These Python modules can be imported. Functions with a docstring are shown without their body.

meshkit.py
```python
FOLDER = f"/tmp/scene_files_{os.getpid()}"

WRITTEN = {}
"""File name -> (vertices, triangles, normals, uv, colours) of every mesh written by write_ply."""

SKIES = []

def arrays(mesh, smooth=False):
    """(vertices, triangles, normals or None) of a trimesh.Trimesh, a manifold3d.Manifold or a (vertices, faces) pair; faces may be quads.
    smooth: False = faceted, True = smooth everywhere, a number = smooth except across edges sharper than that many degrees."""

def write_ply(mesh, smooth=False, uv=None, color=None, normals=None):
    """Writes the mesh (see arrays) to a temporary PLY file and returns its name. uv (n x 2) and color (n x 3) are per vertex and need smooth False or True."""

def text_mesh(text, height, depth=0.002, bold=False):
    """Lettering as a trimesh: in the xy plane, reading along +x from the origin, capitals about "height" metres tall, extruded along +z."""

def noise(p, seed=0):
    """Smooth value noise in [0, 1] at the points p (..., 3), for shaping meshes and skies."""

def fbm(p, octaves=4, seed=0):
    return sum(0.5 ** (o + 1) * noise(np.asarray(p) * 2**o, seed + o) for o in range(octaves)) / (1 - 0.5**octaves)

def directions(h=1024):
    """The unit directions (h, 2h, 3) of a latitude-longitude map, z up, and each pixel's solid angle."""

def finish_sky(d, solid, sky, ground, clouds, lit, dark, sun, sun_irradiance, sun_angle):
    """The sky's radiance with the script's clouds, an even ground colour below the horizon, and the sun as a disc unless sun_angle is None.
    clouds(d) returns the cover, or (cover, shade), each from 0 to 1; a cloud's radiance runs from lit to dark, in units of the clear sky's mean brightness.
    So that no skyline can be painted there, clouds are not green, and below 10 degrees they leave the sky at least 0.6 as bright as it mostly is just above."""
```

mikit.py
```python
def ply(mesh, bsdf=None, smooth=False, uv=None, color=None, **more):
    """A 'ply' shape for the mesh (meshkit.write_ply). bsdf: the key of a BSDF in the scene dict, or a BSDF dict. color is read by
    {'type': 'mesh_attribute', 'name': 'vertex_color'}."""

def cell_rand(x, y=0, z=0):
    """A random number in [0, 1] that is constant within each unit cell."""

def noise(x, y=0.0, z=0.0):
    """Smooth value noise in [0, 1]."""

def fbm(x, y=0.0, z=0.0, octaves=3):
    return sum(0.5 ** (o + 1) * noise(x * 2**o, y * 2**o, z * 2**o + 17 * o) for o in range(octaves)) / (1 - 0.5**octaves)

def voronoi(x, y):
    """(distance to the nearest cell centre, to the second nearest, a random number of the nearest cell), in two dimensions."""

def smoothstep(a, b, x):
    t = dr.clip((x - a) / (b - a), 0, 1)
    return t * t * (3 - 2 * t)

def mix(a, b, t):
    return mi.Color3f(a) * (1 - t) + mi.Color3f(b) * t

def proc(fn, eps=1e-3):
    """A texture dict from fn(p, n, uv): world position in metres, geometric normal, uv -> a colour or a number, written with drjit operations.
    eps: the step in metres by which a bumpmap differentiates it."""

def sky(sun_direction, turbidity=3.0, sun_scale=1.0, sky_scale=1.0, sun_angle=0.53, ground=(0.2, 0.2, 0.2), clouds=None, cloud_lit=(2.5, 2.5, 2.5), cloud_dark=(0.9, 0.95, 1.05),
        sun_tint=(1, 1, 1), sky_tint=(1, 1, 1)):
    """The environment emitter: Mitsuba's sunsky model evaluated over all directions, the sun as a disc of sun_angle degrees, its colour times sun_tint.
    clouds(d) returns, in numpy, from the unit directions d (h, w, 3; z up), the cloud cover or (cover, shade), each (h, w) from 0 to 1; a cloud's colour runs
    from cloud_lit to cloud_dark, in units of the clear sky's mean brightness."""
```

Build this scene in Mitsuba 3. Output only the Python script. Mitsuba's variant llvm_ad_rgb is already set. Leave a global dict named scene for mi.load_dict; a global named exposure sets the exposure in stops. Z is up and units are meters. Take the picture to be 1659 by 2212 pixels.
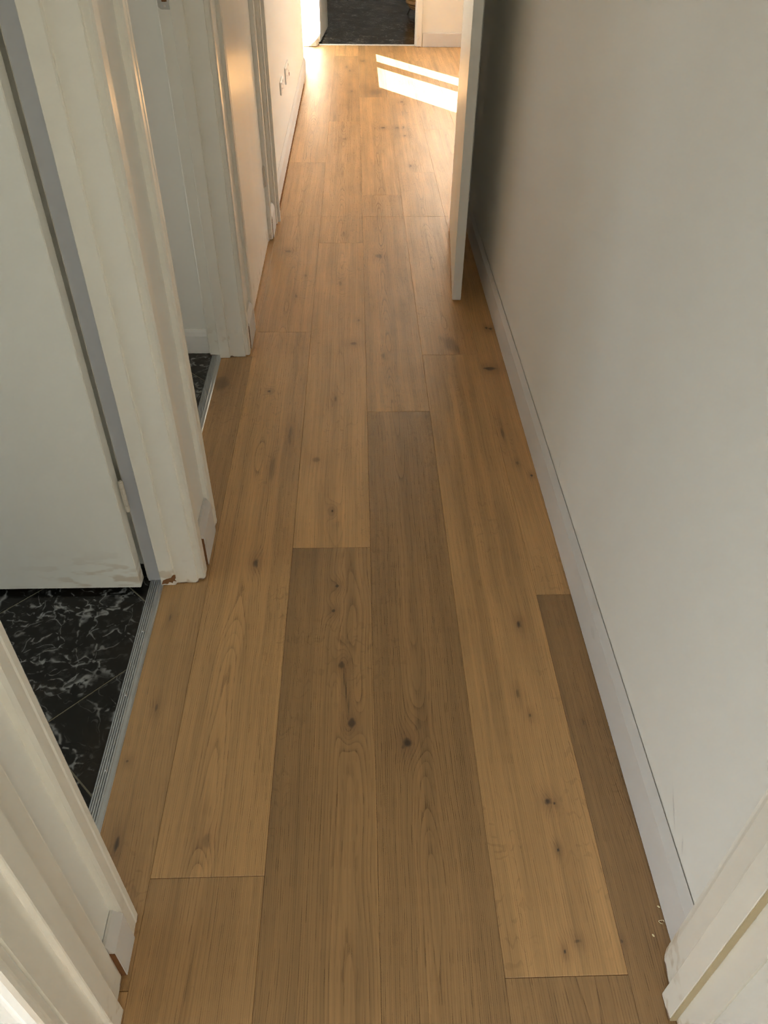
import math, random
import numpy as np, trimesh, drjit as dr, mitsuba as mi
import shapely.geometry as sg
import mikit, meshkit
from mikit import proc, noise, fbm, voronoi, cell_rand, smoothstep, mix

rng = random.Random(7)
T = mi.ScalarTransform4f

# ------------------------------------------------------------------ camera
CAM = np.array([0.0, 0.0, 1.5228])
RIGHT = np.array([0.9995047550, -0.0296703784, 0.0104839559])
DOWN = np.array([-0.0114587327, -0.6534519744, -0.7568812421])
FWD = np.array([0.0293077146, 0.7563862676, -0.6534683405])
scene = {
    'camera': {'type': 'perspective', 'fov': 52.4333, 'fov_axis': 'x', 'near_clip': 0.02,
               'to_world': T().look_at(origin=CAM.tolist(), target=(CAM + FWD).tolist(), up=(-DOWN).tolist())},
}
labels = {}
# ------------------------------------------------------------------ light
exposure = 0.84
SUN = np.array([0.581, -0.814, 0.445])           # towards the sun (elevation 24 degrees)
SUN = SUN / np.linalg.norm(SUN)
scene['sky'] = mikit.sky(SUN.tolist(), turbidity=4.0, sun_scale=0.0, sky_scale=13.0, ground=(0.35, 0.33, 0.30), sky_tint=(1.02, 1.0, 0.95),
                          clouds=lambda d: 0.55 + 0.25 * (meshkit.fbm(d * 2.5 + 3, 4, 2) - 0.5), cloud_lit=(1.75, 1.74, 1.68), cloud_dark=(0.9, 0.9, 0.9))
scene['sun'] = {'type': 'directional', 'direction': (-SUN).tolist(), 'irradiance': {'type': 'rgb', 'value': [36.0, 33.0, 29.0]}}

# ------------------------------------------------------------------ helpers
def tag(key, label=None, cat=None, group=None, kind=None):
    d = {}
    if label: d['label'] = label
    if cat: d['category'] = cat
    if group: d['group'] = group
    if kind: d['kind'] = kind
    labels[key] = {**labels.get(key, {}), **d}

def struct(key, label):
    tag(key, label, None, None, 'structure')

def add(key, mesh, bsdf, smooth=False, uv=None):
    base, n = key, 0
    while key in scene:
        n += 1
        key = f'{base}_{n:03d}'
    scene[key] = mikit.ply(mesh, bsdf, smooth=smooth, uv=uv)
    return key

def box(x0, x1, y0, y1, z0, z1):
    return trimesh.creation.box(bounds=[[min(x0, x1), min(y0, y1), min(z0, z1)], [max(x0, x1), max(y0, y1), max(z0, z1)]])

def cbox(x0, x1, y0, y1, z0, z1, c=0.0015):
    """A box with chamfered edges: the hull of three nested boxes."""
    lo, hi = np.array([min(x0, x1), min(y0, y1), min(z0, z1)]), np.array([max(x0, x1), max(y0, y1), max(z0, z1)])
    pts = []
    for k in range(3):
        a, b = lo + c, hi - c
        a[k], b[k] = lo[k], hi[k]
        pts += [[p, q, r] for p in (a[0], b[0]) for q in (a[1], b[1]) for r in (a[2], b[2])]
    return trimesh.convex.convex_hull(np.array(pts))

def join(*m):
    return trimesh.util.concatenate([x for x in m])

def post(poly, z0, z1):
    """A plan outline (x, y) raised from z0 to z1."""
    p = sg.polygon.orient(sg.Polygon(poly))
    m = trimesh.creation.extrude_polygon(p, z1 - z0, engine='earcut')
    m.apply_translation([0, 0, z0])
    return m

def rail_y(prof, y0, y1):
    """A profile of (x, z) points run along y."""
    p = sg.polygon.orient(sg.Polygon(prof))
    m = trimesh.creation.extrude_polygon(p, y1 - y0, engine='earcut')
    v = m.vertices.copy()
    m.vertices = np.c_[v[:, 0], y0 + v[:, 2], v[:, 1]]
    m.invert()
    return m

def rail_x(prof, x0, x1):
    """A profile of (y, z) points run along x."""
    p = sg.polygon.orient(sg.Polygon(prof))
    m = trimesh.creation.extrude_polygon(p, x1 - x0, engine='earcut')
    v = m.vertices.copy()
    m.vertices = np.c_[x0 + v[:, 2], v[:, 0], v[:, 1]]
    return m

def cyl(r, p, q, n=16):
    return trimesh.creation.cylinder(radius=r, segment=[p, q], sections=n)

def mirror_y(poly, y):
    return [(a, 2 * y - b) for a, b in poly]

# ------------------------------------------------------------------ materials
def principled(color, rough=0.5, spec=0.5, **k):
    c = color if isinstance(color, dict) else {'type': 'rgb', 'value': list(color)}
    return {'type': 'principled', 'base_color': c, 'roughness': rough, 'specular': spec, **k}

def wall_paint(p, n, uv):
    m = fbm(p.x * 1.3 + 3, p.y * 1.3, p.z * 1.3, 3) - 0.5
    c = mi.Color3f(0.76, 0.745, 0.69)
    c = c * (1 + 0.035 * m)
    # a few grey rub marks low on the right wall
    def rub(y, z, ly, lz, tilt):
        dy = p.y - y - tilt * (p.z - z)
        return dr.exp(-dr.square(dy / ly) - dr.square((p.z - z) / lz))
    s = 1.2 * rub(0.715, 0.168, 0.0035, 0.020, 1.0) + 0.8 * rub(0.655, 0.155, 0.0035, 0.012, 0.6) + 0.6 * rub(1.77, 0.165, 0.004, 0.012, 0.2)
    s = dr.clip(s, 0, 1) * dr.select(p.x > 0.55, 1.0, 0.0) * (0.5 + 0.5 * noise(p.y * 400, p.z * 400))
    return mix(c, (0.42, 0.41, 0.40), 0.7 * s)

def plaster_bump(p, n, uv):
    return 0.00035 * fbm(p.x * 90, p.y * 90, p.z * 90, 2)

scene['mat_wall'] = {'type': 'twosided', 'bsdf': {'type': 'bumpmap', 'arbitrary': proc(plaster_bump, 2e-3), 'scale': 1.0, 'bsdf': principled(proc(wall_paint), 0.55, 0.4)}}
scene['mat_ceiling'] = {'type': 'twosided', 'bsdf': principled((0.80, 0.79, 0.76), 0.9, 0.2)}

def gloss_paint(p, n, uv):
    m = fbm(p.x * 9, p.y * 9, p.z * 2.0, 3) - 0.5
    c = mi.Color3f(0.77, 0.74, 0.66) * (1 + 0.05 * m)
    # scuffs and chips near the floor
    low = 1 - smoothstep(0.0, 0.16, p.z)
    d = smoothstep(0.58, 0.72, fbm(p.x * 30, p.y * 30, p.z * 24, 3)) * low
    c = mix(c, (0.42, 0.32, 0.20), 0.55 * d)
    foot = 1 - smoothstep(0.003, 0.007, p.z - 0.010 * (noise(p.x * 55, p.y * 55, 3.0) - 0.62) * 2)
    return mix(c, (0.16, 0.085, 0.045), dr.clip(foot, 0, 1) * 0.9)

def brush(p, n, uv):
    return 0.00022 * fbm(p.x * 160, p.y * 160, p.z * 3.0, 2)

def brushed(c, r):
    return {'type': 'twosided', 'bsdf': {'type': 'bumpmap', 'arbitrary': proc(brush, 1.5e-3), 'scale': 1.0, 'bsdf': principled(c, r, 0.55)}}

scene['mat_gloss'] = brushed(proc(gloss_paint), 0.22)
scene['mat_grey_paint'] = brushed((0.44, 0.455, 0.49), 0.35)

def door_paint(p, n, uv):
    m = fbm(p.x * 3, p.y * 3, p.z * 2.0, 3) - 0.5
    c = mi.Color3f(0.76, 0.75, 0.69) * (1 + 0.04 * m)
    low = 1 - smoothstep(0.02, 0.17, p.z)
    d = smoothstep(0.50, 0.70, fbm(p.x * 22, p.y * 22, p.z * 45, 3)) * low * smoothstep(-0.95, -0.62, p.x)
    return mix(c, (0.46, 0.36, 0.24), 0.6 * d * dr.select(p.x < -0.5, 1.0, 0.0))

scene['mat_door'] = brushed(proc(door_paint), 0.30)
scene['mat_door_edge'] = {'type': 'twosided', 'bsdf': principled((0.60, 0.60, 0.58), 0.5, 0.4)}

def primer(p, n, uv):
    m = fbm(p.x * 6, p.y * 6, p.z * 6, 3) - 0.5
    c = mi.Color3f(0.63, 0.605, 0.575) * (1 + 0.05 * m)
    s = smoothstep(0.72, 0.8, fbm(p.x * 14, p.y * 9, p.z * 14, 3))
    return mix(c, (0.5, 0.47, 0.42), 0.35 * s)

scene['mat_skirting'] = {'type': 'twosided', 'bsdf': principled(proc(primer), 0.5, 0.4)}
scene['mat_raw_mdf'] = {'type': 'twosided', 'bsdf': {'type': 'diffuse', 'reflectance': {'type': 'rgb', 'value': [0.19, 0.095, 0.045]}}}
scene['mat_dark_gap'] = {'type': 'twosided', 'bsdf': {'type': 'diffuse', 'reflectance': {'type': 'rgb', 'value': [0.03, 0.025, 0.02]}}}
scene['mat_plastic'] = {'type': 'twosided', 'bsdf': principled((0.75, 0.73, 0.69), 0.3, 0.5)}
scene['mat_red'] = {'type': 'twosided', 'bsdf': principled((0.20, 0.02, 0.015), 0.4, 0.5)}
scene['mat_shaded_beige'] = {'type': 'twosided', 'bsdf': principled((0.40, 0.33, 0.20), 0.7, 0.3)}  # beige with the shade of the jamb step mixed into the colour
scene['mat_old_paint'] = {'type': 'twosided', 'bsdf': principled((0.60, 0.56, 0.49), 0.35, 0.5)}
scene['mat_steel'] = {'type': 'twosided', 'bsdf': principled((0.55, 0.55, 0.54), 0.35, 0.5, metallic=1.0)}

def alu(p, n, uv):
    m = fbm(p.x * 200, p.y * 6, 0.0, 2) - 0.5
    return mi.Color3f(0.56, 0.575, 0.59) * (1 + 0.12 * m)

scene['mat_alu'] = {'type': 'twosided', 'bsdf': principled(proc(alu), 0.38, 0.5, metallic=0.9)}

def marble(p, n, uv):
    x, y = p.x + uv.x * 0.7, p.y + uv.y * 0.9
    wx, wy = fbm(x * 9, y * 9, 1.0, 4) - 0.5, fbm(x * 9 + 40, y * 9, 5.0, 4) - 0.5
    x1, y1 = x + 0.16 * wx, y + 0.16 * wy
    def vein(k, z, w):
        r = dr.abs(2 * fbm(x1 * k, y1 * k, z, 3) - 1)
        return dr.exp(-dr.square(r / w) * 0.7)
    big = smoothstep(0.44, 0.62, fbm(x * 5 + 2, y * 5, 8.0, 3))
    fine = fbm(x * 85, y * 85, 2.0, 3)
    d1, d2, _ = voronoi(x1 * 15, y1 * 15)
    crack = 1 - smoothstep(0.0, 0.055, d2 - d1)
    v = vein(7, 3.0, 0.028) * 0.8 + vein(15, 11.0, 0.035) * (0.15 + 0.85 * big) * 0.8 + crack * (0.08 + 0.75 * big) * 0.7
    v = v * smoothstep(0.34, 0.62, fine) + 0.07 * big * smoothstep(0.5, 0.8, fine)
    c = mix((0.0035, 0.0037, 0.0033), (0.011, 0.008, 0.005), smoothstep(0.5, 0.8, fbm(x * 9, y * 9, 3.0, 2)))
    return mix(c, (0.24, 0.25, 0.25), dr.clip(v, 0, 1))

scene['mat_marble'] = {'type': 'twosided', 'bsdf': principled(proc(marble), 0.12, 0.33)}
scene['mat_grout'] = {'type': 'diffuse', 'reflectance': {'type': 'rgb', 'value': [0.20, 0.185, 0.14]}}

# ---- oak: every board has its own rings, pith offset, taper, knots and tone (with foreground shade put in), looked up by its number
W, X0, L = 0.22, -0.635, 2.2
JOINTS = {-1: 1.30, 0: 0.495, 1: 0.689, 2: 1.611, 3: 2.302, 4: 0.498, 5: 1.418, 6: 0.9, 7: 2.05, 8: 0.3, 9: 1.5, -2: 0.2, -3: 1.9, -4: 0.75, -5: 1.4, -6: 0.35, -7: 2.0, -8: 1.1}
TONES = {(0, 0): (.78, -.05), (1, -1): (.72, .06), (1, 0): (.94, -.02), (1, 1): (.98, .0), (1, 2): (1.04, 0), (2, -1): (.63, .18), (2, 0): (1.06, .0), (2, 1): (1.0, .0), (2, 2): (.90, .0), (2, 3): (1.08, 0),
         (3, -1): (.64, -.06), (3, 0): (.98, -.03), (3, 1): (1.08, 0), (3, 2): (.88, .0), (4, -1): (.62, .0), (4, 0): (.92, .04), (4, 1): (1.0, -.08), (4, 2): (1.04, 0), (4, 3): (.96, 0), (5, -1): (.59, .05), (5, 0): (1.02, .0), (5, 1): (1.02, 0)}  # nearest boards darkened beyond their own tone, for shade in the foreground
PITH = {(0, 0): (.16, .09), (1, -1): (-.01, .030), (1, 0): (-.02, .060), (1, 1): (.0, .055), (2, -1): (.055, .075), (2, 0): (.01, .065), (3, -1): (-.01, .030), (3, 0): (-.02, .032), (3, 1): (.0, .05),
        (4, -1): (.03, .06), (4, 0): (.19, .10), (4, 1): (.0, .05), (5, -1): (.01, .035), (5, 0): (.03, .07), (2, 1): (.0, .06), (1, 2): (0, .07)}
GRAIN = {(3, -1): 1.05, (1, -1): .9, (5, -1): .8, (2, -1): .85, (1, 0): .7, (3, 0): .85, (1, 2): .7, (4, -1): .9, (0, 0): .7}
KNOTS = [(-.293, 1.553, .9, .009, .0166), (.097, .975, 1, .0134, .0153), (.124, 1.02, .45, .0105, .0197), (-.027, 1.029, .95, .0095, .0148), (-.052, 1.194, .8, .0079, .0127), (-.067, 1.46, .95, .005, .0069), (-.075, 1.371, .9, .0048, .0064),
         (.401, 1.317, .9, .006, .0125), (.384, .83, .95, .0078, .0073), (.397, .825, .95, .0029, .0031), (.385, .726, 1, .0028, .0038), (.36, .539, 1, .0025, .0039), (.387, .556, .7, .0068, .0032), (.364, 1.104, .6, .0044, .0132), (.383, 1.042, .7, .0032, .005),
         (.406, 1.858, .8, .0129, .0365), (.371, 1.747, .6, .0042, .0169), (.361, 2.776, .55, .037, .075), (.383, 2.75, .6, .0147, .05), (.494, 2.592, .95, .023, .0172), (.524, 2.918, .95, .0057, .0121), (.54, 2.91, .9, .0077, .012), (.342, 2.573, .75, .0105, .0238),
         (-.236, 2.169, .6, .0062, .0549), (-.282, 1.986, .5, .0103, .0642), (-.086, 1.77, .9, .0041, .0085), (-.087, 2.385, .6, .005, .0246), (-.143, 2.025, .5, .0179, .02), (-.022, 2.791, .6, .0184, .0151), (.101, 3.651, .6, .0179, .0333), (-.339, 3.708, .6, .0202, .0169),
         (-.001, 2.988, .5, .0077, .0166), (.093, 2.694, .5, .009, .0253), (-.328, 2.441, .8, .0067, .0063), (-.505, 2.491, .6, .0271, .0522), (-.317, .763, .5, .0111, .0154), (-.494, .757, .9, .0046, .0172), (-.477, 1.08, .7, .0032, .0115), (-.494, 1.355, .7, .0024, .0127),
         (-.514, .944, .8, .003, .0034), (.468, .553, .7, .0025, .0032), (.063, 7.998, .6, .0209, .0389), (-.082, 7.749, .5, .0122, .0553), (-.053, 7.606, .5, .012, .0536), (.156, 6.86, .55, .0517, .1066), (.185, 5.854, .75, .0194, .023), (.282, 5.855, .6, .0194, .0231),
         (.327, 5.867, .6, .0097, .0464), (.327, 5.665, .6, .0126, .0219), (.347, 6.562, .6, .0178, .0418), (.329, 5.022, .6, .0114, .0361), (.338, 6.23, .4, .0102, .1032), (-.083, 5.586, .4, .0155, .032), (-.036, 6.887, .5, .0147, .0301), (-.073, 3.931, .4, .0094, .0496),
         (.482, 2.167, .6, .0047, .0497), (.506, 1.998, .6, .0045, .0124), (.541, 1.932, .9, .0044, .0071), (-.273, 3.217, .5, .0061, .0184), (-.082, 3.347, .5, .0084, .0391), (-.243, 3.432, .4, .0085, .0202), (.502, 1.02, .5, .0032, .0099),
         (.19, 3.08, .26, .05, .19), (.20, 2.55, .22, .06, .10), (-.046, 1.155, .75, .0013, .032), (-.040, 1.115, .75, .0012, .032), (-.034, 1.075, .75, .0012, .032), (.417, 1.579, .6, .0039, .0113), (.355, 1.541, .7, .0039, .0037)]
NK = 8
boards = []          # (column, number, y0, y1)
for c in range(-8, 10):
    j = JOINTS[c]
    for n in range(-2, 5):
        y0, y1 = j + (n) * L, j + (n + 1) * L
        boards.append((c, n, y0, y1))

def floor_spans(c, y0, y1):
    """The piece of a board that lies inside the floor: (x0, x1, y0, y1) or None."""
    xa, xb = X0 + c * W, X0 + (c + 1) * W
    y0, y1 = max(y0, -0.6), min(y1, 8.70)
    out = []
    # the hall, then the wider space beyond it
    for rx0, rx1, ry0, ry1 in ((-0.534, 0.572, -0.6, 4.17), (-0.44, 1.60, 4.17, 7.475), (-1.3, 1.60, 7.475, 8.70)):
        a, b, u, v = max(xa, rx0), min(xb, rx1), max(y0, ry0), min(y1, ry1)
        if b - a > 0.004 and v - u > 0.004:
            out.append((a, b, u, v))
    return out

tab = {k: [] for k in ('tone', 'grad', 'v0', 'd0', 'slope', 'grain')}
kt = {k: [] for k in ('kx', 'ky', 'ks', 'krx', 'kry')}
used = []
for c, n, y0, y1 in boards:
    sp = floor_spans(c, y0, y1)
    if not sp: continue
    r = random.Random(c * 101 + n * 7 + 5)
    used.append((c, n, y0, y1, sp))
    t, g = TONES.get((c, n), (0.92 + 0.16 * r.random(), 0.0))
    v0, d0 = PITH.get((c, n), (r.uniform(-.05, .05), r.uniform(.03, .09)))
    tab['tone'].append(t); tab['grad'].append(g); tab['v0'].append(v0); tab['d0'].append(d0)
    tab['slope'].append(r.uniform(.006, .014) * r.choice((-1, 1))); tab['grain'].append(GRAIN.get((c, n), r.uniform(.40, .70)))
    xc, yc = X0 + (c + .5) * W, (y0 + y1) / 2
    mine = [k for k in KNOTS if abs(k[0] - xc) < W / 2 and y0 <= k[1] < y1][:NK]
    for i in range(NK):
        k = mine[i] if i < len(mine) else (xc + 9, yc + 9, 0, .01, .01)
        kt['kx'].append(k[0] - xc); kt['ky'].append(k[1] - yc); kt['ks'].append(k[2]); kt['krx'].append(k[3]); kt['kry'].append(k[4])
TAB = {k: mi.Float(v) for k, v in {**tab, **kt}.items()}
dr.eval(*TAB.values())

def oak(p, n, uv):
    ident = dr.floor(uv.y)
    x, y = uv.y - ident - 0.5, uv.x
    i = mi.UInt32(dr.clip(ident, 0, len(used) - 1))
    get = lambda k, j=i: dr.gather(mi.Float, TAB[k], j)
    tone, grad, v0, d0, slope, grain = (get(k) for k in ('tone', 'grad', 'v0', 'd0', 'slope', 'grain'))
    s = ident * 13.7
    xw = x + 0.012 * (noise(y * 2.2 + s, s) - 0.5) + 0.004 * (noise(y * 7 + s, x * 14, 2.0) - 0.5)
    d = d0 + slope * y + 0.022 * (noise(y * 1.7 + s, x * 3.0, 4.0) - 0.5) + 0.007 * (noise(y * 6 + s, x * 9, 6.0) - 0.5)
    dark, halo, core = mi.Float(0), mi.Float(0), mi.Float(0)
    for k in range(NK):
        j = i * NK + k
        kx, ky, ks, krx, kry = (get(q, j) for q in ('kx', 'ky', 'ks', 'krx', 'kry'))
        dx, dy = x - kx, y - ky
        wob = 1 + 0.8 * (noise(dx / krx * 1.3 + s, dy / kry * 1.3, 3.0) - 0.5)
        q = dr.sqrt(dr.square(dx / krx) + dr.square(dy / kry)) * wob
        d += 0.013 * ks * dr.exp(-dr.square(dx / (2.0 * krx + .010)) - dr.square(dy / (2.0 * kry + .022)))
        core = dr.maximum(core, ks * dr.sqrt(ks) * (1 - smoothstep(0.30, 1.10, q)))
        halo = dr.maximum(halo, ks * dr.exp(-dr.square(dx / (2.2 * krx + .004)) - dr.square(dy / (2.4 * kry + .010))))
    rr = dr.sqrt(dr.square(xw - v0) + dr.square(d))
    ph = rr / 0.0035 + 0.5 * noise(y * 3 + s, x * 20, 1.0)
    f = ph - dr.floor(ph)
    ringv = cell_rand(dr.floor(ph), ident, 3.0)
    early = dr.exp(-f * 4.2) * (1 - dr.exp(-f * 40.0))
    early = early * (0.45 + 0.9 * ringv)
    # pores: short dashes along the board, most of them in the early wood
    pore = smoothstep(0.64, 0.80, noise(xw * 760 + s, y * 30, 5.0)) * (0.35 + 1.5 * early)
    streak = fbm(xw * 42 + s, y * 0.9, 2.0, 3) - 0.5
    fine = fbm(xw * 380 + s, y * 4, 7.0, 2) - 0.5
    mott = fbm(x * 14 + s, y * 3.4, 8.0, 3) - 0.5
    # faint cross figure (ray flecks) on some boards
    fleck = smoothstep(0.74, 0.86, noise(x * 60 + s, y * 120 + 1.2 * noise(x * 90, y * 20, 4.0) * 4, 9.0)) * smoothstep(0.55, 0.85, noise(y * 3 + s, x * 10, 3.0))
    base = mi.Color3f(0.500, 0.290, 0.116)
    lin = tone * (1 + grad * x / 0.11) * (1 + 0.40 * streak + 0.26 * fine + 0.34 * mott)
    c = base * lin
    g = dr.clip(grain * (0.74 * early + 0.50 * pore) + 0.22 * fleck, 0, 1)
    c = mix(c, c * mi.Color3f(0.50, 0.43, 0.36), g)
    c = mix(c, c * mi.Color3f(0.60, 0.56, 0.58), dr.clip(halo * 0.75, 0, 1))
    return mix(c, (0.030, 0.017, 0.010), dr.clip(core, 0, 1) * 0.93)

def oak_bump(p, n, uv):
    ident = dr.floor(uv.y)
    x, y = uv.y - ident - 0.5, uv.x
    return 0.00012 * noise(x * 500 + ident * 13.7, y * 30, 5.0)

scene['mat_oak'] = {'type': 'twosided', 'bsdf': principled(proc(oak), 0.45, 0.85)}

# ------------------------------------------------------------------ floor: slab and boards
HT = 2.5
struct('floor', 'honey oak board floor of long wide planks running down the hall')
add('floor', join(box(-0.534, 0.572, -0.6, 4.17, -0.05, -0.0125), box(-0.44, 1.6, 4.17, 7.475, -0.05, -0.0125), box(-1.3, 1.6, 7.475, 8.70, -0.05, -0.0125), box(-2.2, 2.2, -3.2, -0.6, -0.05, 0.0)), 'mat_dark_gap')
G, CH = 0.0004, 0.0007
for bi, (c, n, y0, y1, spans) in enumerate(used):
    xc, yc = X0 + (c + .5) * W, (y0 + y1) / 2
    for (a, b, u, v) in spans:
        m = cbox(a + 0.0002, b - 0.0002, u + G, v - G, -0.012, 0.0, CH)
        m = trimesh.Trimesh(m.vertices[m.faces].reshape(-1, 3), np.arange(len(m.faces) * 3).reshape(-1, 3), process=False)
        uv = np.c_[m.vertices[:, 1] - yc, m.vertices[:, 0] - xc + 0.5 + bi]
        add('floor__plank', m, 'mat_oak', uv=uv)

# ------------------------------------------------------------------ walls
def wall_along_y(x0, x1, y0, y1, holes=(), z1=HT):
    """holes: (y0, y1, z0, z1)."""
    p = sg.box(y0, -0.05, y1, z1)
    for h in holes:
        p = p.difference(sg.box(h[0], h[2] - (0.0 if h[2] > 0 else 0.06), h[1], h[3]))
    ms = []
    for g in getattr(p, 'geoms', [p]):
        m = trimesh.creation.extrude_polygon(sg.polygon.orient(g), x1 - x0, engine='earcut')
        v = m.vertices.copy()
        m.vertices = np.c_[x0 + v[:, 2], v[:, 0], v[:, 1]]
        ms.append(m)
    return join(*ms)

def wall_along_x(y0, y1, x0, x1, holes=(), z1=HT):
    m = wall_along_y(y0, y1, x0, x1, holes, z1)
    v = m.vertices.copy()
    m.vertices = np.c_[v[:, 1], v[:, 0], v[:, 2]]
    m.invert()
    return m

DH = 2.05
struct('wall_left', 'left hall wall of off-white paint with three doorways')
add('wall_left', join(wall_along_y(-0.56, -0.44, 0.375, 7.475, [(0.612, 1.51, 0, DH), (1.723, 2.71, 0, DH), (2.94, 3.85, 0, DH)])), 'mat_wall')
struct('wall_right', 'long plain off-white wall on the right of the hall')
add('wall_right', wall_along_y(0.572, 0.69, 0.375, 4.17), 'mat_wall')
struct('wall_hall_partition', 'wall across the hall above and beside the open right door')
add('wall_hall_partition', join(box(-0.44, 0.69, 4.06, 4.17, 2.07, HT), box(-0.44, -0.42, 4.06, 4.17, -0.05, 2.07), box(0.545, 0.572, 4.06, 4.17, -0.05, 2.07)), 'mat_wall')
struct('wall_right_beyond', 'far right wall with the glazed opening that lets the sun in and an added high opening for fill light')
add('wall_right_beyond', wall_along_y(1.60, 1.66, 4.17, 8.76, [(4.96, 6.32, 0.08, 1.13), (4.87, 6.08, 1.575, 2.44), (7.28, 8.2, 1.5, 2.42)]), 'mat_wall')  # last opening is unseen, added to bring more sky light to the far floor
add('wall_right_beyond__return', box(0.69, 1.6, 4.05, 4.17, -0.05, HT), 'mat_wall')
struct('window_1', 'glazed opening in the far right wall with a wide middle post')
add('window_1', join(cbox(1.62, 1.64, 5.736, 5.95, 0.08, 1.13), cbox(1.61, 1.65, 4.94, 4.96, 0.06, 1.15), cbox(1.61, 1.65, 6.32, 6.34, 0.06, 1.15), cbox(1.61, 1.65, 4.94, 6.34, 1.13, 1.15), cbox(1.61, 1.65, 4.85, 6.10, 1.56, 1.575)), 'mat_gloss')
struct('wall_end', 'cream end wall with a doorway at the far end of the hall')
add('wall_end', wall_along_x(8.65, 8.76, -1.6, 2.3, [(-0.385, 0.585, 0, DH)]), 'mat_wall')
struct('wall_side_space', 'wall returning to the left beyond the hall')
add('wall_side_space', join(box(-1.4, -0.56, 7.36, 7.475, -0.05, HT), wall_along_y(-1.4, -1.3, 7.36, 8.76, [(7.50, 8.62, 0.05, 2.35)])), 'mat_wall')
# room behind the camera
struct('wall_near', 'wall holding the doorway in which the picture was taken')
add('wall_near', join(wall_along_x(0.375, 0.464, -2.2, -0.434, z1=HT), wall_along_x(0.375, 0.464, 0.533, 2.2, z1=HT), box(-0.434, 0.533, 0.375, 0.464, DH, HT)), 'mat_wall')
struct('wall_room_near', 'walls of the room behind the doorway of the picture')
add('wall_room_near', join(wall_along_x(-3.3, -3.2, -2.2, 2.2, [(-0.7, 1.8, 1.2, 2.3)]), wall_along_y(-2.3, -2.2, -3.3, 0.464, [(-2.9, -0.05, 0.3, 2.4)]), box(2.2, 2.3, -3.3, 0.464, -0.05, HT)), 'mat_wall')
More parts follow.
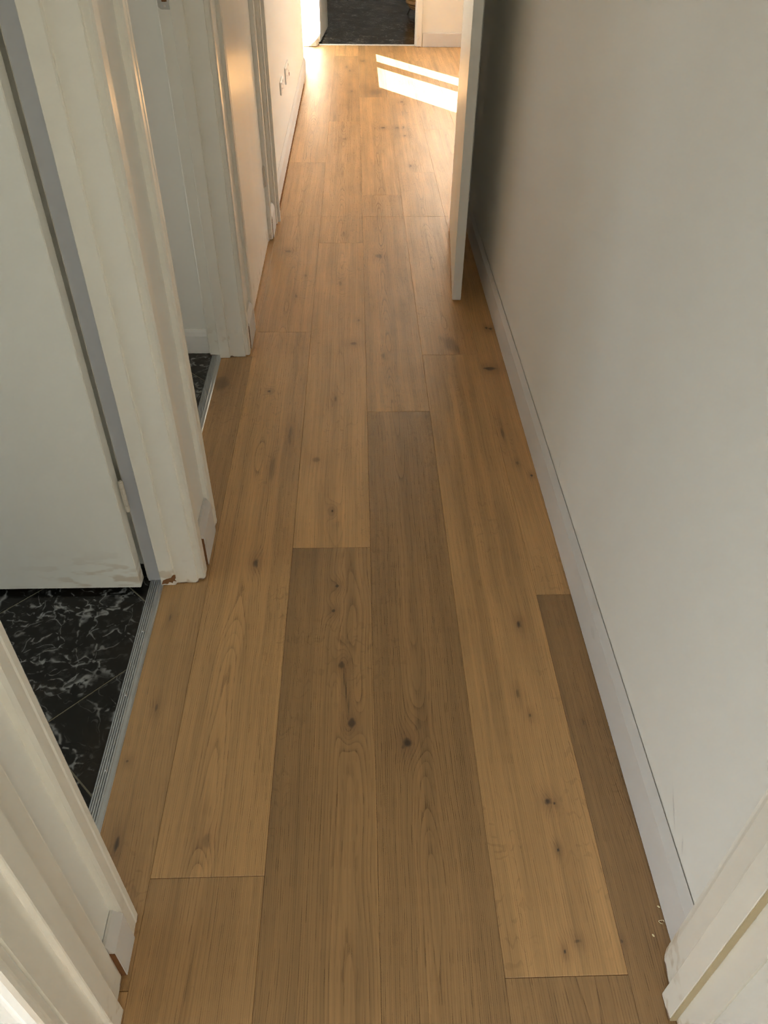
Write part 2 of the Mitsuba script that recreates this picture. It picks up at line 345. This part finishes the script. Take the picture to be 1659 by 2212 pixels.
# side rooms
struct('wall_tiled_rooms', 'pale walls of the two small tiled rooms on the left')
add('wall_tiled_rooms', join(wall_along_x(1.56, 1.66, -2.6, -0.56), wall_along_x(2.745, 2.86, -2.6, -0.56),
    wall_along_y(-2.7, -2.6, 0.464, 2.86, [(0.7, 1.4, 0.8, 2.1), (2.0, 2.45, 1.1, 2.0)])), 'mat_wall')
struct('ceiling', 'plain white ceiling over the hall and the rooms')
add('ceiling', join(box(-2.7, 2.3, -3.3, 4.17, HT, HT + 0.1), box(-1.4, 1.66, 4.17, 8.65, HT, HT + 0.1), box(-1.6, 2.3, 8.65, 12.7, HT, HT + 0.1)), 'mat_ceiling')
struct('wall_end_room', 'walls of the dark tiled room behind the end doorway, with an added unseen opening for light')
add('wall_end_room', join(wall_along_y(-1.6, -1.5, 8.76, 12.6, [(9.8, 10.9, 1.2, 2.0)]), box(2.2, 2.3, 8.76, 12.6, -0.05, HT), box(-1.6, 2.3, 12.6, 12.7, -0.05, HT)), 'mat_wall')  # left wall opening added out of view to brighten the room and stool
struct('wall_cupboard', 'plain inside of the cupboard behind the closed left door')
add('wall_cupboard', box(-1.0, -0.9, 2.86, 3.95, -0.05, HT), 'mat_wall')

# ------------------------------------------------------------------ tiles, laid on the diagonal
def tile_floor(key, label, x0, x1, y0, y1, s0, d0, step=0.391, g=0.0030, z=-0.004):
    """Square tiles; s = x + y and d = y - x mark the joints."""
    struct(key, label)
    add(key, box(x0, x1, y0, y1, -0.05, z - 0.0015), 'mat_grout')
    room = sg.box(x0, y0, x1, y1)
    st = step * math.sqrt(2)
    k = 0
    for i in range(-14, 15):
        for j in range(-14, 15):
            sa, sb, da, db = s0 + i * st + g, s0 + (i + 1) * st - g, d0 + j * st + g, d0 + (j + 1) * st - g
            q = sg.Polygon([((s - d) / 2, (s + d) / 2) for s, d in ((sa, da), (sb, da), (sb, db), (sa, db))]).intersection(room)
            if q.is_empty or q.area < 2e-4: continue
            m = trimesh.creation.extrude_polygon(sg.polygon.orient(q), 0.008, engine='earcut')
            m.apply_translation([0, 0, z - 0.008])
            r = random.Random(i * 31 + j)
            uv = np.tile([[r.random() * 5, r.random() * 5]], (len(m.vertices), 1))
            add(key + '__tile', m, 'mat_marble', uv=uv)

tile_floor('floor_001', 'black marble tile floor of the nearest left room, laid diagonally', -1.45, -0.534, 0.48, 1.56, 0.2945, 1.768)
tile_floor('floor_002', 'black marble tile floor of the second left room', -1.2, -0.534, 1.66, 2.745, 1.95, 2.95)
tile_floor('floor_003', 'dark marble tile floor beyond the end doorway', -1.5, 2.2, 8.70, 12.6, 8.868, 8.5)

# ------------------------------------------------------------------ skirting boards
def skirt_right(x, xw):
    return [(x, 0.002), (x, 0.104), (x + 0.0125, 0.1255), (xw - 0.002, 0.1255), (xw - 0.002, 0.002)]
def skirt_left(x, xw):
    return [(x, 0.002), (xw + 0.001, 0.002), (xw + 0.001, 0.1255), (x - 0.0125, 0.1255), (x, 0.104)]
struct('baseboard_right', 'long pale grey primed skirting board along the right wall')
add('baseboard_right', rail_y(skirt_right(0.557, 0.572), 0.544, 4.035), 'mat_skirting')
struct('baseboard_left', 'pale primed skirting board below the sockets on the far left wall')
add('baseboard_left', rail_y(skirt_left(-0.426, -0.44), 4.20, 7.478), 'mat_skirting')
add('baseboard_left__bead', rail_y([(-0.426, 0.0), (-0.420, 0.0), (-0.4215, 0.006), (-0.426, 0.010)], 4.2, 7.1), 'mat_raw_mdf')
for i, (a, b, lab) in enumerate(((0.520, 0.582, 'short skirting piece between the near doorway frame and the first left doorway'), (1.548, 1.686, 'short skirting piece between the two tiled left rooms'),
                                 (2.752, 2.908, 'short skirting piece between the second left doorway and the cupboard door'), (3.874, 4.028, 'short skirting piece between the cupboard door and the cross-hall frame'))):
    k = f'baseboard_left_{i+1:03d}'
    struct(k, lab)
    add(k, rail_y(skirt_left(-0.421, -0.44), a, b), 'mat_skirting')
    add(k + '__cut_end', box(-0.4395, -0.4225, a - 0.0012, a + 0.0005, 0.003, 0.098), 'mat_raw_mdf')
struct('baseboard_end', 'pale lilac grey skirting on the end wall beside the far doorway')
add('baseboard_end', rail_x([(8.649, 0.002), (8.649, 0.117), (8.637, 0.117), (8.635, 0.113), (8.635, 0.002)][::-1], 0.643, 1.60), 'mat_skirting')
struct('baseboard_tiled_room', 'cream skirting with rounded top in the second left room')
add('baseboard_tiled_room', rail_x([(2.745, -0.004), (2.745, 0.090), (2.741, 0.090), (2.733, 0.082), (2.728, 0.068), (2.727, -0.004)][::-1], -1.8, -0.585), 'mat_plastic')

# ------------------------------------------------------------------ door frames
def arch_hall(yi, yo, th=0.017):
    """Plan of a hall-side architrave on the left wall, from its inner edge yi to its outer edge yo."""
    s = 1 if yo > yi else -1
    x = -0.44
    return [(x, yi), (x + th * .75, yi), (x + th, yi + s * .006), (x + th, yi + s * .017), (x + th * .92, yi + s * .020), (x + th * .95, yo - s * .006), (x + th * .7, yo), (x, yo)]

def left_frame(n, y0, y1, name, arch_w=0.046, rebate='mat_grey_paint'):
    """Frame of a doorway in the left wall, clear opening from y0 to y1."""
    k = f'trim_{n}'
    struct(k, name)
    far = [(-0.575, y1 + 0.010), (-0.537, y1 + 0.010), (-0.5365, y1 - 0.0080), (-0.5350, y1 - 0.0090), (-0.5000, y1 - 0.0085), (-0.4975, y1 - 0.0060), (-0.4970, y1 - 0.001), (-0.441, y1), (-0.44, y1 + 0.001), (-0.44, y1 + 0.028), (-0.575, y1 + 0.028)]
    near = [(a, y0 + y1 - b) for a, b in far]
    add(k + '__jamb', post(far, 0.0015, DH - 0.015), 'mat_gloss')
    add(k + '__jamb', post(near, 0.0015, DH - 0.015), 'mat_gloss')
    add(k + '__rebate', box(-0.5745, -0.538, y1 + 0.0085, y1 + 0.0105, 0.0015, DH - 0.015), rebate)
    add(k + '__rebate', box(-0.5745, -0.538, y0 - 0.0105, y0 - 0.0085, 0.0015, DH - 0.015), rebate)
    add(k + '__architrave', post(arch_hall(y1 + 0.010, y1 + 0.010 + arch_w), 0.0025, DH + 0.05), 'mat_gloss')
    add(k + '__architrave', post(arch_hall(y0 - 0.008, y0 - 0.008 - arch_w), 0.0025, DH + 0.05), 'mat_gloss')
    rb = [(-0.56, y1 + 0.004), (-0.572, y1 + 0.004), (-0.580, y1 + 0.010), (-0.582, y1 + 0.018), (-0.582, y1 + 0.05), (-0.56, y1 + 0.05)]
    add(k + '__architrave', post([(a, b + 0.009) for a, b in rb], 0.0, DH + 0.05), 'mat_gloss')
    add(k + '__head', join(cbox(-0.575, -0.44, y0, y1, DH - 0.015, DH + 0.003), cbox(-0.44, -0.423, y0 - 0.05, y1 + 0.05, DH - 0.01, DH + 0.045)), 'mat_gloss')
    return k

left_frame(2, 0.634, 1.480, 'cream gloss frame of the nearest left doorway, paint chipped at its foot')
f3 = left_frame(3, 1.743, 2.690, 'cream gloss frame of the second left doorway with a strike plate', rebate='mat_gloss')
# paint flaked off the foot of the nearest frame
flake = sg.Polygon([(-.536, .004), (-.530, .020), (-.518, .026), (-.508, .029), (-.500, .040), (-.494, .040), (-.495, .028), (-.499, .022), (-.494, .016), (-.503, .018), (-.506, .010), (-.514, .014), (-.520, .006), (-.527, .008)])
fm = trimesh.creation.extrude_polygon(sg.polygon.orient(flake), 0.0006, engine='earcut')
v = fm.vertices.copy(); fm.vertices = np.c_[v[:, 0], 1.4710 - v[:, 2], v[:, 1]]; fm.invert()
add('trim_2__bare_patch', fm, 'mat_raw_mdf'); tag('trim_2__bare_patch', 'bare brown timber where paint has flaked')
# strike plate on the far jamb of the second doorway
sp = sg.Polygon([(-.574, 1.145), (-.566, 1.139), (-.541, 1.139), (-.541, 1.215), (-.574, 1.215)]).difference(sg.box(-.562, 1.158, -.547, 1.19))
sm = trimesh.creation.extrude_polygon(sg.polygon.orient(sp), 0.0015, engine='earcut')
v = sm.vertices.copy(); sm.vertices = np.c_[v[:, 0], 2.6985 - v[:, 2], v[:, 1]]; sm.invert()
add(f3 + '__strike_plate', sm, 'mat_steel'); tag(f3 + '__strike_plate', 'grey steel strike plate')
add(f3 + '__strike_plate__hole', box(-.562, -.547, 2.6980, 2.6984, 1.158, 1.19), 'mat_raw_mdf')
add(f3 + '__strike_plate__screw', cyl(.0035, [-.5545, 2.6963, 1.148], [-.5545, 2.6985, 1.148]), 'mat_steel')

# cupboard frame
struct('trim_4', 'white gloss frame around the closed cupboard door')
add('trim_4__architrave', post(arch_hall(2.958, 2.912, 0.014), 0.0025, DH + .05), 'mat_gloss')
add('trim_4__architrave', post(arch_hall(3.830, 3.872, 0.017), 0.012, DH + .05), 'mat_gloss')
add('trim_4__jamb', join(post([(-.56, 2.94), (-.44, 2.94), (-.44, 2.959), (-.56, 2.959)], 0.002, DH), post([(-.56, 3.831), (-.44, 3.831), (-.44, 3.85), (-.56, 3.85)], 0.002, DH)), 'mat_gloss')
add('trim_4__head', cbox(-.44, -.423, 2.91, 3.875, DH - .01, DH + .045), 'mat_gloss')

# frame across the hall
struct('trim_5', 'white gloss frame across the hall behind the open right door')
lj = [(-.44, 4.05), (-.4165, 4.05), (-.4165, 4.066), (-.4165, 4.068), (-.403, 4.068), (-.402, 4.069), (-.402, 4.088), (-.410, 4.090), (-.410, 4.165), (-.44, 4.165)]
add('trim_5__jamb', post(lj, 0.010, DH), 'mat_gloss')
add('trim_5__architrave', post([(-.44, 4.032), (-.424, 4.032), (-.4165, 4.036), (-.4150, 4.049), (-.44, 4.049)], 0.008, DH + .04), 'mat_gloss')
rj = [(.572, 4.05), (.534, 4.05), (.534, 4.088), (.522, 4.090), (.522, 4.165), (.572, 4.165)]
add('trim_5__jamb', post(rj, 0.004, DH), 'mat_gloss')
add('trim_5__architrave', post([(.571, 4.034), (.552, 4.034), (.540, 4.040), (.537, 4.049), (.571, 4.049)], 0.004, DH + .04), 'mat_gloss')
add('trim_5__head', join(cbox(-.41, .54, 4.05, 4.165, DH, DH + .018), cbox(-.44, .571, 4.034, 4.05, DH + .01, DH + .06)), 'mat_gloss')

# frame in which the picture was taken
struct('trim_1', 'cream gloss frame of the doorway in the foreground')
far_l = [(-.434, .466), (-.4165, .466), (-.416, .465), (-.416, .4315), (-.4175, .4300), (-.4265, .4300), (-.428, .4290), (-.428, .379), (-.434, .379)]
add('trim_1__jamb', post(far_l, 0.002, DH), 'mat_gloss')
add('trim_1__jamb', post([(.533, .466), (.5155, .466), (.515, .465), (.515, .4275), (.516, .4265), (.5265, .4265), (.528, .4265), (.528, .379), (.533, .379)], 0.002, DH), 'mat_gloss')
add('trim_1__architrave', post([(-.4395, .4665), (-.429, .4665), (-.429, .483), (-.4295, .514), (-.431, .518), (-.4395, .5185)], 0.002, DH + .05), 'mat_gloss')
add('trim_1__architrave', post([(.5715, .4665), (.532, .4665), (.532, .484), (.535, .518), (.538, .526), (.545, .538), (.557, .541), (.5715, .541)], 0.002, DH + .05), 'mat_gloss')
ra = [(-.431, .3745), (-.431, .366), (-.4285, .360), (-.4295, .354), (-.437, .352), (-.452, .3535), (-.462, .358), (-.470, .3595), (-.474, .363), (-.475, .3745)]
add('trim_1__architrave', post(ra, 0.002, DH + .05), 'mat_gloss')
add('trim_1__architrave', post([(.536, .3745), (.536, .366), (.540, .356), (.56, .354), (.575, .360), (.577, .3745)], 0.002, DH + .05), 'mat_gloss')
add('trim_1__rebate', box(.5165, .5275, .4240, .4262, .002, DH - .02), 'mat_shaded_beige'); tag('trim_1__rebate', 'narrow beige strip with shade put into its colour')  # strip coloured darker to stand for shade on the step face
add('trim_1__head', join(cbox(-.428, .528, .379, .466, DH - .014, DH), cbox(-.44, .57, .4665, .484, DH, DH + .05)), 'mat_gloss')

# end doorway
struct('trim_6', 'white gloss frame of the doorway at the far end')
add('trim_6__architrave', post([(-.521, 8.649), (-.521, 8.628), (-.515, 8.622), (-.446, 8.622), (-.442, 8.626), (-.442, 8.649)], 0.004, DH + .05), 'mat_gloss')
add('trim_6__architrave', post([(-.439, 8.649), (-.439, 8.624), (-.434, 8.620), (-.382, 8.626), (-.376, 8.634), (-.372, 8.649)], 0.004, DH + .05), 'mat_gloss')
add('trim_6__jamb', post([(-.385, 8.650), (-.368, 8.650), (-.368, 8.700), (-.356, 8.702), (-.356, 8.712), (-.368, 8.714), (-.368, 8.76), (-.385, 8.76)], 0.004, DH), 'mat_gloss')
add('trim_6__jamb', post([(.585, 8.650), (.572, 8.650), (.572, 8.76), (.585, 8.76)], 0.004, DH), 'mat_gloss')
add('trim_6__architrave', post([(.578, 8.649), (.578, 8.640), (.584, 8.628), (.630, 8.626), (.636, 8.632), (.637, 8.649)], 0.004, DH + .05), 'mat_gloss')

# ------------------------------------------------------------------ doors
def hinge(key, x, y, z, ln=0.09, r=0.0055, leaf=None):
    """A butt hinge: five knuckles on a pin, and its two leaves."""
    ms = []
    for i in range(5):
        a = z + i * ln / 5 + 0.0006
        ms.append(cyl(r, [x, y, a], [x, y, a + ln / 5 - 0.0012], 14))
    ms.append(cyl(r * .55, [x, y, z - .003], [x, y, z + ln + .003], 12))
    if leaf is not None:
        ms.append(leaf)
    return add(key + '__hinge', join(*ms), 'mat_old_paint')

# open leaf in the nearest left room
struct('door_1', 'off-white flush door standing open inside the nearest left room, scuffed at its bottom')
add('door_1', cbox(-1.40, -0.5855, 1.4530, 1.4905, 0.012, 2.03, 0.002), 'mat_door')
hinge('door_1', -0.5745, 1.476, 0.262, 0.09, 0.0058, box(-.581, -.575, 1.476, 1.4785, .262, .352))
# closed cupboard leaf
struct('door_2', 'cream gloss cupboard door, closed, flush in the left wall')
add('door_2', cbox(-0.478, -0.4425, 2.961, 3.826, 0.010, 2.03, 0.0015), 'mat_gloss')
hinge('door_2', -0.4385, 3.8275, 0.268, 0.09, 0.0058, box(-.4425, -.4405, 3.80, 3.8275, .268, .358))
# the leaf swung back beside the right wall
struct('door_3', 'white door swung open along the right wall, its narrow edge towards the camera')
a, b = np.array([0.4045, 3.150]), np.array([0.4800, 4.078])
u = (b - a) / np.linalg.norm(b - a); nrm = np.array([u[1], -u[0]])
ln = np.linalg.norm(b - a)
m = cbox(0, 0.0375, 0, ln, 0.012, 2.03, 0.0018)
Mx = np.eye(4); Mx[:2, 0] = nrm; Mx[:2, 1] = u; Mx[:2, 3] = a
m.apply_transform(Mx)
add('door_3', m, 'mat_door')
hinge('door_3', 0.5275, 4.079, 0.2, 0.09)
# end room leaf
struct('door_4', 'bright white door standing open beyond the far doorway')
a, b = np.array([-0.345, 8.772]), np.array([-0.292, 9.60])
u = (b - a) / np.linalg.norm(b - a); nrm = np.array([-u[1], u[0]])
m = cbox(0, 0.036, 0, np.linalg.norm(b - a), 0.014, 2.03, 0.0018)
Mx = np.eye(4); Mx[:2, 0] = nrm; Mx[:2, 1] = u; Mx[:2, 3] = a
if np.linalg.det(Mx) < 0: pass
m.apply_transform(Mx)
add('door_4', m, 'mat_door')
# leaf at the right edge of the foreground doorway
struct('door_5', 'plain white door standing open at the lower right corner of the photo')
add('door_5', cbox(0.529, 0.5655, -0.46, 0.3775, 0.012, 2.03, 0.0018), 'mat_door')

# ------------------------------------------------------------------ metal threshold strips
def strip(key, y0, y1, screws, label):
    tag(key, label, 'threshold strip')
    x0, x1 = -0.5695, -0.5325
    top, base = 0.0050, 0.0012
    pts = [(x0, -0.004), (x0, 0.001), (x0 + .0025, top)]
    gx = x0 + .0045
    for i in range(4):
        a = gx + i * 0.0052
        pts += [(a, top), (a + .0003, base), (a + .0020, base), (a + .0023, top)]
    e = gx + 4 * 0.0052
    pts += [(e, top), (e + .0015, 0.0032), (x1 - .0035, 0.0030), (x1, 0.0006), (x1, 0.0002), (x1 - .003, 0.0002), (x1 - .003, -0.004)]
    add(key + '__body', rail_y(pts, y0, y1), 'mat_alu')
    for y in screws:
        s = trimesh.creation.icosphere(subdivisions=2, radius=0.0036)
        s.apply_scale([1, 1, .6]); s.apply_translation([-.5520, y, .0045])
        add(key + '__screw', s, 'mat_steel', smooth=True)

strip('threshold_strip', 0.640, 1.489, [0.726, 0.920, 1.114, 1.308], 'ribbed aluminium threshold strip in the nearest left doorway')
strip('threshold_strip_001', 1.750, 2.699, [2.219, 2.413, 2.607], 'ribbed aluminium threshold strip in the second left doorway, farther down the hall')
tag('threshold_strip_002', 'smooth pale threshold strip across the far end doorway', 'threshold strip')
add('threshold_strip_002', rail_x([(8.695, 0.001), (8.699, 0.006), (8.716, 0.008), (8.731, 0.006), (8.735, -0.003)][::-1], -0.355, 0.571), 'mat_plastic')

# ------------------------------------------------------------------ sockets on the far left wall
def socket(key, y0, y1, z0, z1, label, red=None):
    tag(key, label, 'wall socket')
    add(key + '__plate', cbox(-.4395, -.4295, y0, y1, z0, z1, .0025), 'mat_plastic')
    yc, zc = (y0 + y1) / 2, (z0 + z1) / 2
    for s in (-.25, .25):
        y = yc + s * (y1 - y0)
        add(key + '__switch', cbox(-.4300, -.4265, y - .006, y + .006, z1 - .022, z1 - .008, .001), 'mat_plastic')
        sl = [box(-.4298, -.4292, y - .009, y - .006, zc - .012, zc), box(-.4298, -.4292, y + .006, y + .009, zc - .012, zc), box(-.4298, -.4292, y - .0015, y + .0015, zc - .026, zc - .015)]
        add(key + '__slots', join(*sl), 'mat_dark_gap')
    if red is not None:
        add(key + '__indicator', cbox(-.430, -.4265, red - .011, red + .011, z0 + .005, z0 + .022, .001), 'mat_red')
        tag(key + '__indicator', 'small dark red indicator')

socket('wall_socket', 5.00, 5.17, .392, .460, 'lower nearer white socket plate on the far left wall')
socket('wall_socket_001', 5.40, 5.66, .362, .452, 'farther white socket plate with a small red mark on the left wall', 5.632)

# ------------------------------------------------------------------ rattan stool in the end room
def rattan(p, n, uv):
    w = 0.5 + 0.5 * dr.sin(p.z * 420) * dr.sin(dr.atan2(p.y - 10.50, p.x - 0.905) * 60)
    return mix((0.34, 0.17, 0.05), (0.80, 0.50, 0.20), w)
scene['mat_rattan'] = {'type': 'twosided', 'bsdf': principled(proc(rattan), 0.55, 0.4)}
scene['mat_black'] = {'type': 'twosided', 'bsdf': principled((0.015, 0.013, 0.012), 0.4, 0.5)}
tag('rattan_stool', 'golden brown woven stool at the right edge of the end doorway', 'stool')
SX, SY = 0.905, 10.50
prof = [(0.0, 0.055), (0.25, 0.055), (0.275, 0.058), (0.29, 0.066), (0.284, 0.074), (0.302, 0.083), (0.306, 0.092), (0.300, 0.099), (0.322, 0.108), (0.330, 0.120), (0.328, 0.134), (0.316, 0.146), (0.330, 0.165), (0.335, 0.20), (0.326, 0.23), (0.335, 0.27), (0.33, 0.38), (0.30, 0.42), (0.0, 0.425)]
b_ = trimesh.creation.revolve(np.array(prof), sections=64)
b_.apply_translation([SX, SY, 0])
add('rattan_stool__body', b_, 'mat_rattan', smooth=40)
for k in range(4):
    a = math.radians(180 + 90 * k)
    p0 = np.array([SX + .312 * math.cos(a), SY + .312 * math.sin(a), -.004]); p1 = np.array([SX + .268 * math.cos(a), SY + .268 * math.sin(a), .075])
    add('rattan_stool__leg', cyl(.008, p0, p1), 'mat_black')

# ------------------------------------------------------------------ scraps on the floor by the right skirting
scene['mat_shaving'] = {'type': 'twosided', 'bsdf': principled((0.86, 0.76, 0.50), 0.6, 0.3)}
def chip(key, x, y, a, lx, ly, label):
    tag(key, label, 'wood chip', None)
    s = trimesh.creation.icosphere(subdivisions=2, radius=1.0)
    s.apply_scale([lx, ly, .0007])
    s.vertices[:, 2] += 6.0 * s.vertices[:, 0] ** 2
    s.apply_transform(trimesh.transformations.rotation_matrix(a, [0, 0, 1]))
    s.apply_translation([x, y, .0007])
    add(key, s, 'mat_shaving', smooth=True)
chip('wood_chip', .5535, .612, .9, .0016, .0030, 'pale wood chip on the floor nearest up the right skirting')
chip('wood_chip_001', .5284, .5615, .5, .0017, .0030, 'pale wood chip on the floor farthest from the right skirting')
tag('wood_shaving', 'tiny curled wood shaving beside the right skirting between two chips', 'wood shaving')
th = np.linspace(0, 5.2, 40)
path = np.c_[.5505 + .0042 * np.cos(th) * (1 + .25 * np.sin(3 * th)), .584 + .0042 * np.sin(th) * (1 + .3 * np.cos(2 * th)), .0016 + .0007 * np.sin(2 * th)]
sv, sf = [], []
for i, p in enumerate(path):
    for k in range(6):
        sv.append(p + .0007 * np.array([math.cos(k * math.pi / 3) * math.cos(th[i]), math.cos(k * math.pi / 3) * math.sin(th[i]), math.sin(k * math.pi / 3)]))
for i in range(len(path) - 1):
    for k in range(6):
        a0, a1 = i * 6 + k, i * 6 + (k + 1) % 6
        sf += [[a0, a1, a1 + 6], [a0, a1 + 6, a0 + 6]]
add('wood_shaving', trimesh.Trimesh(np.array(sv), np.array(sf), process=False), 'mat_shaving')
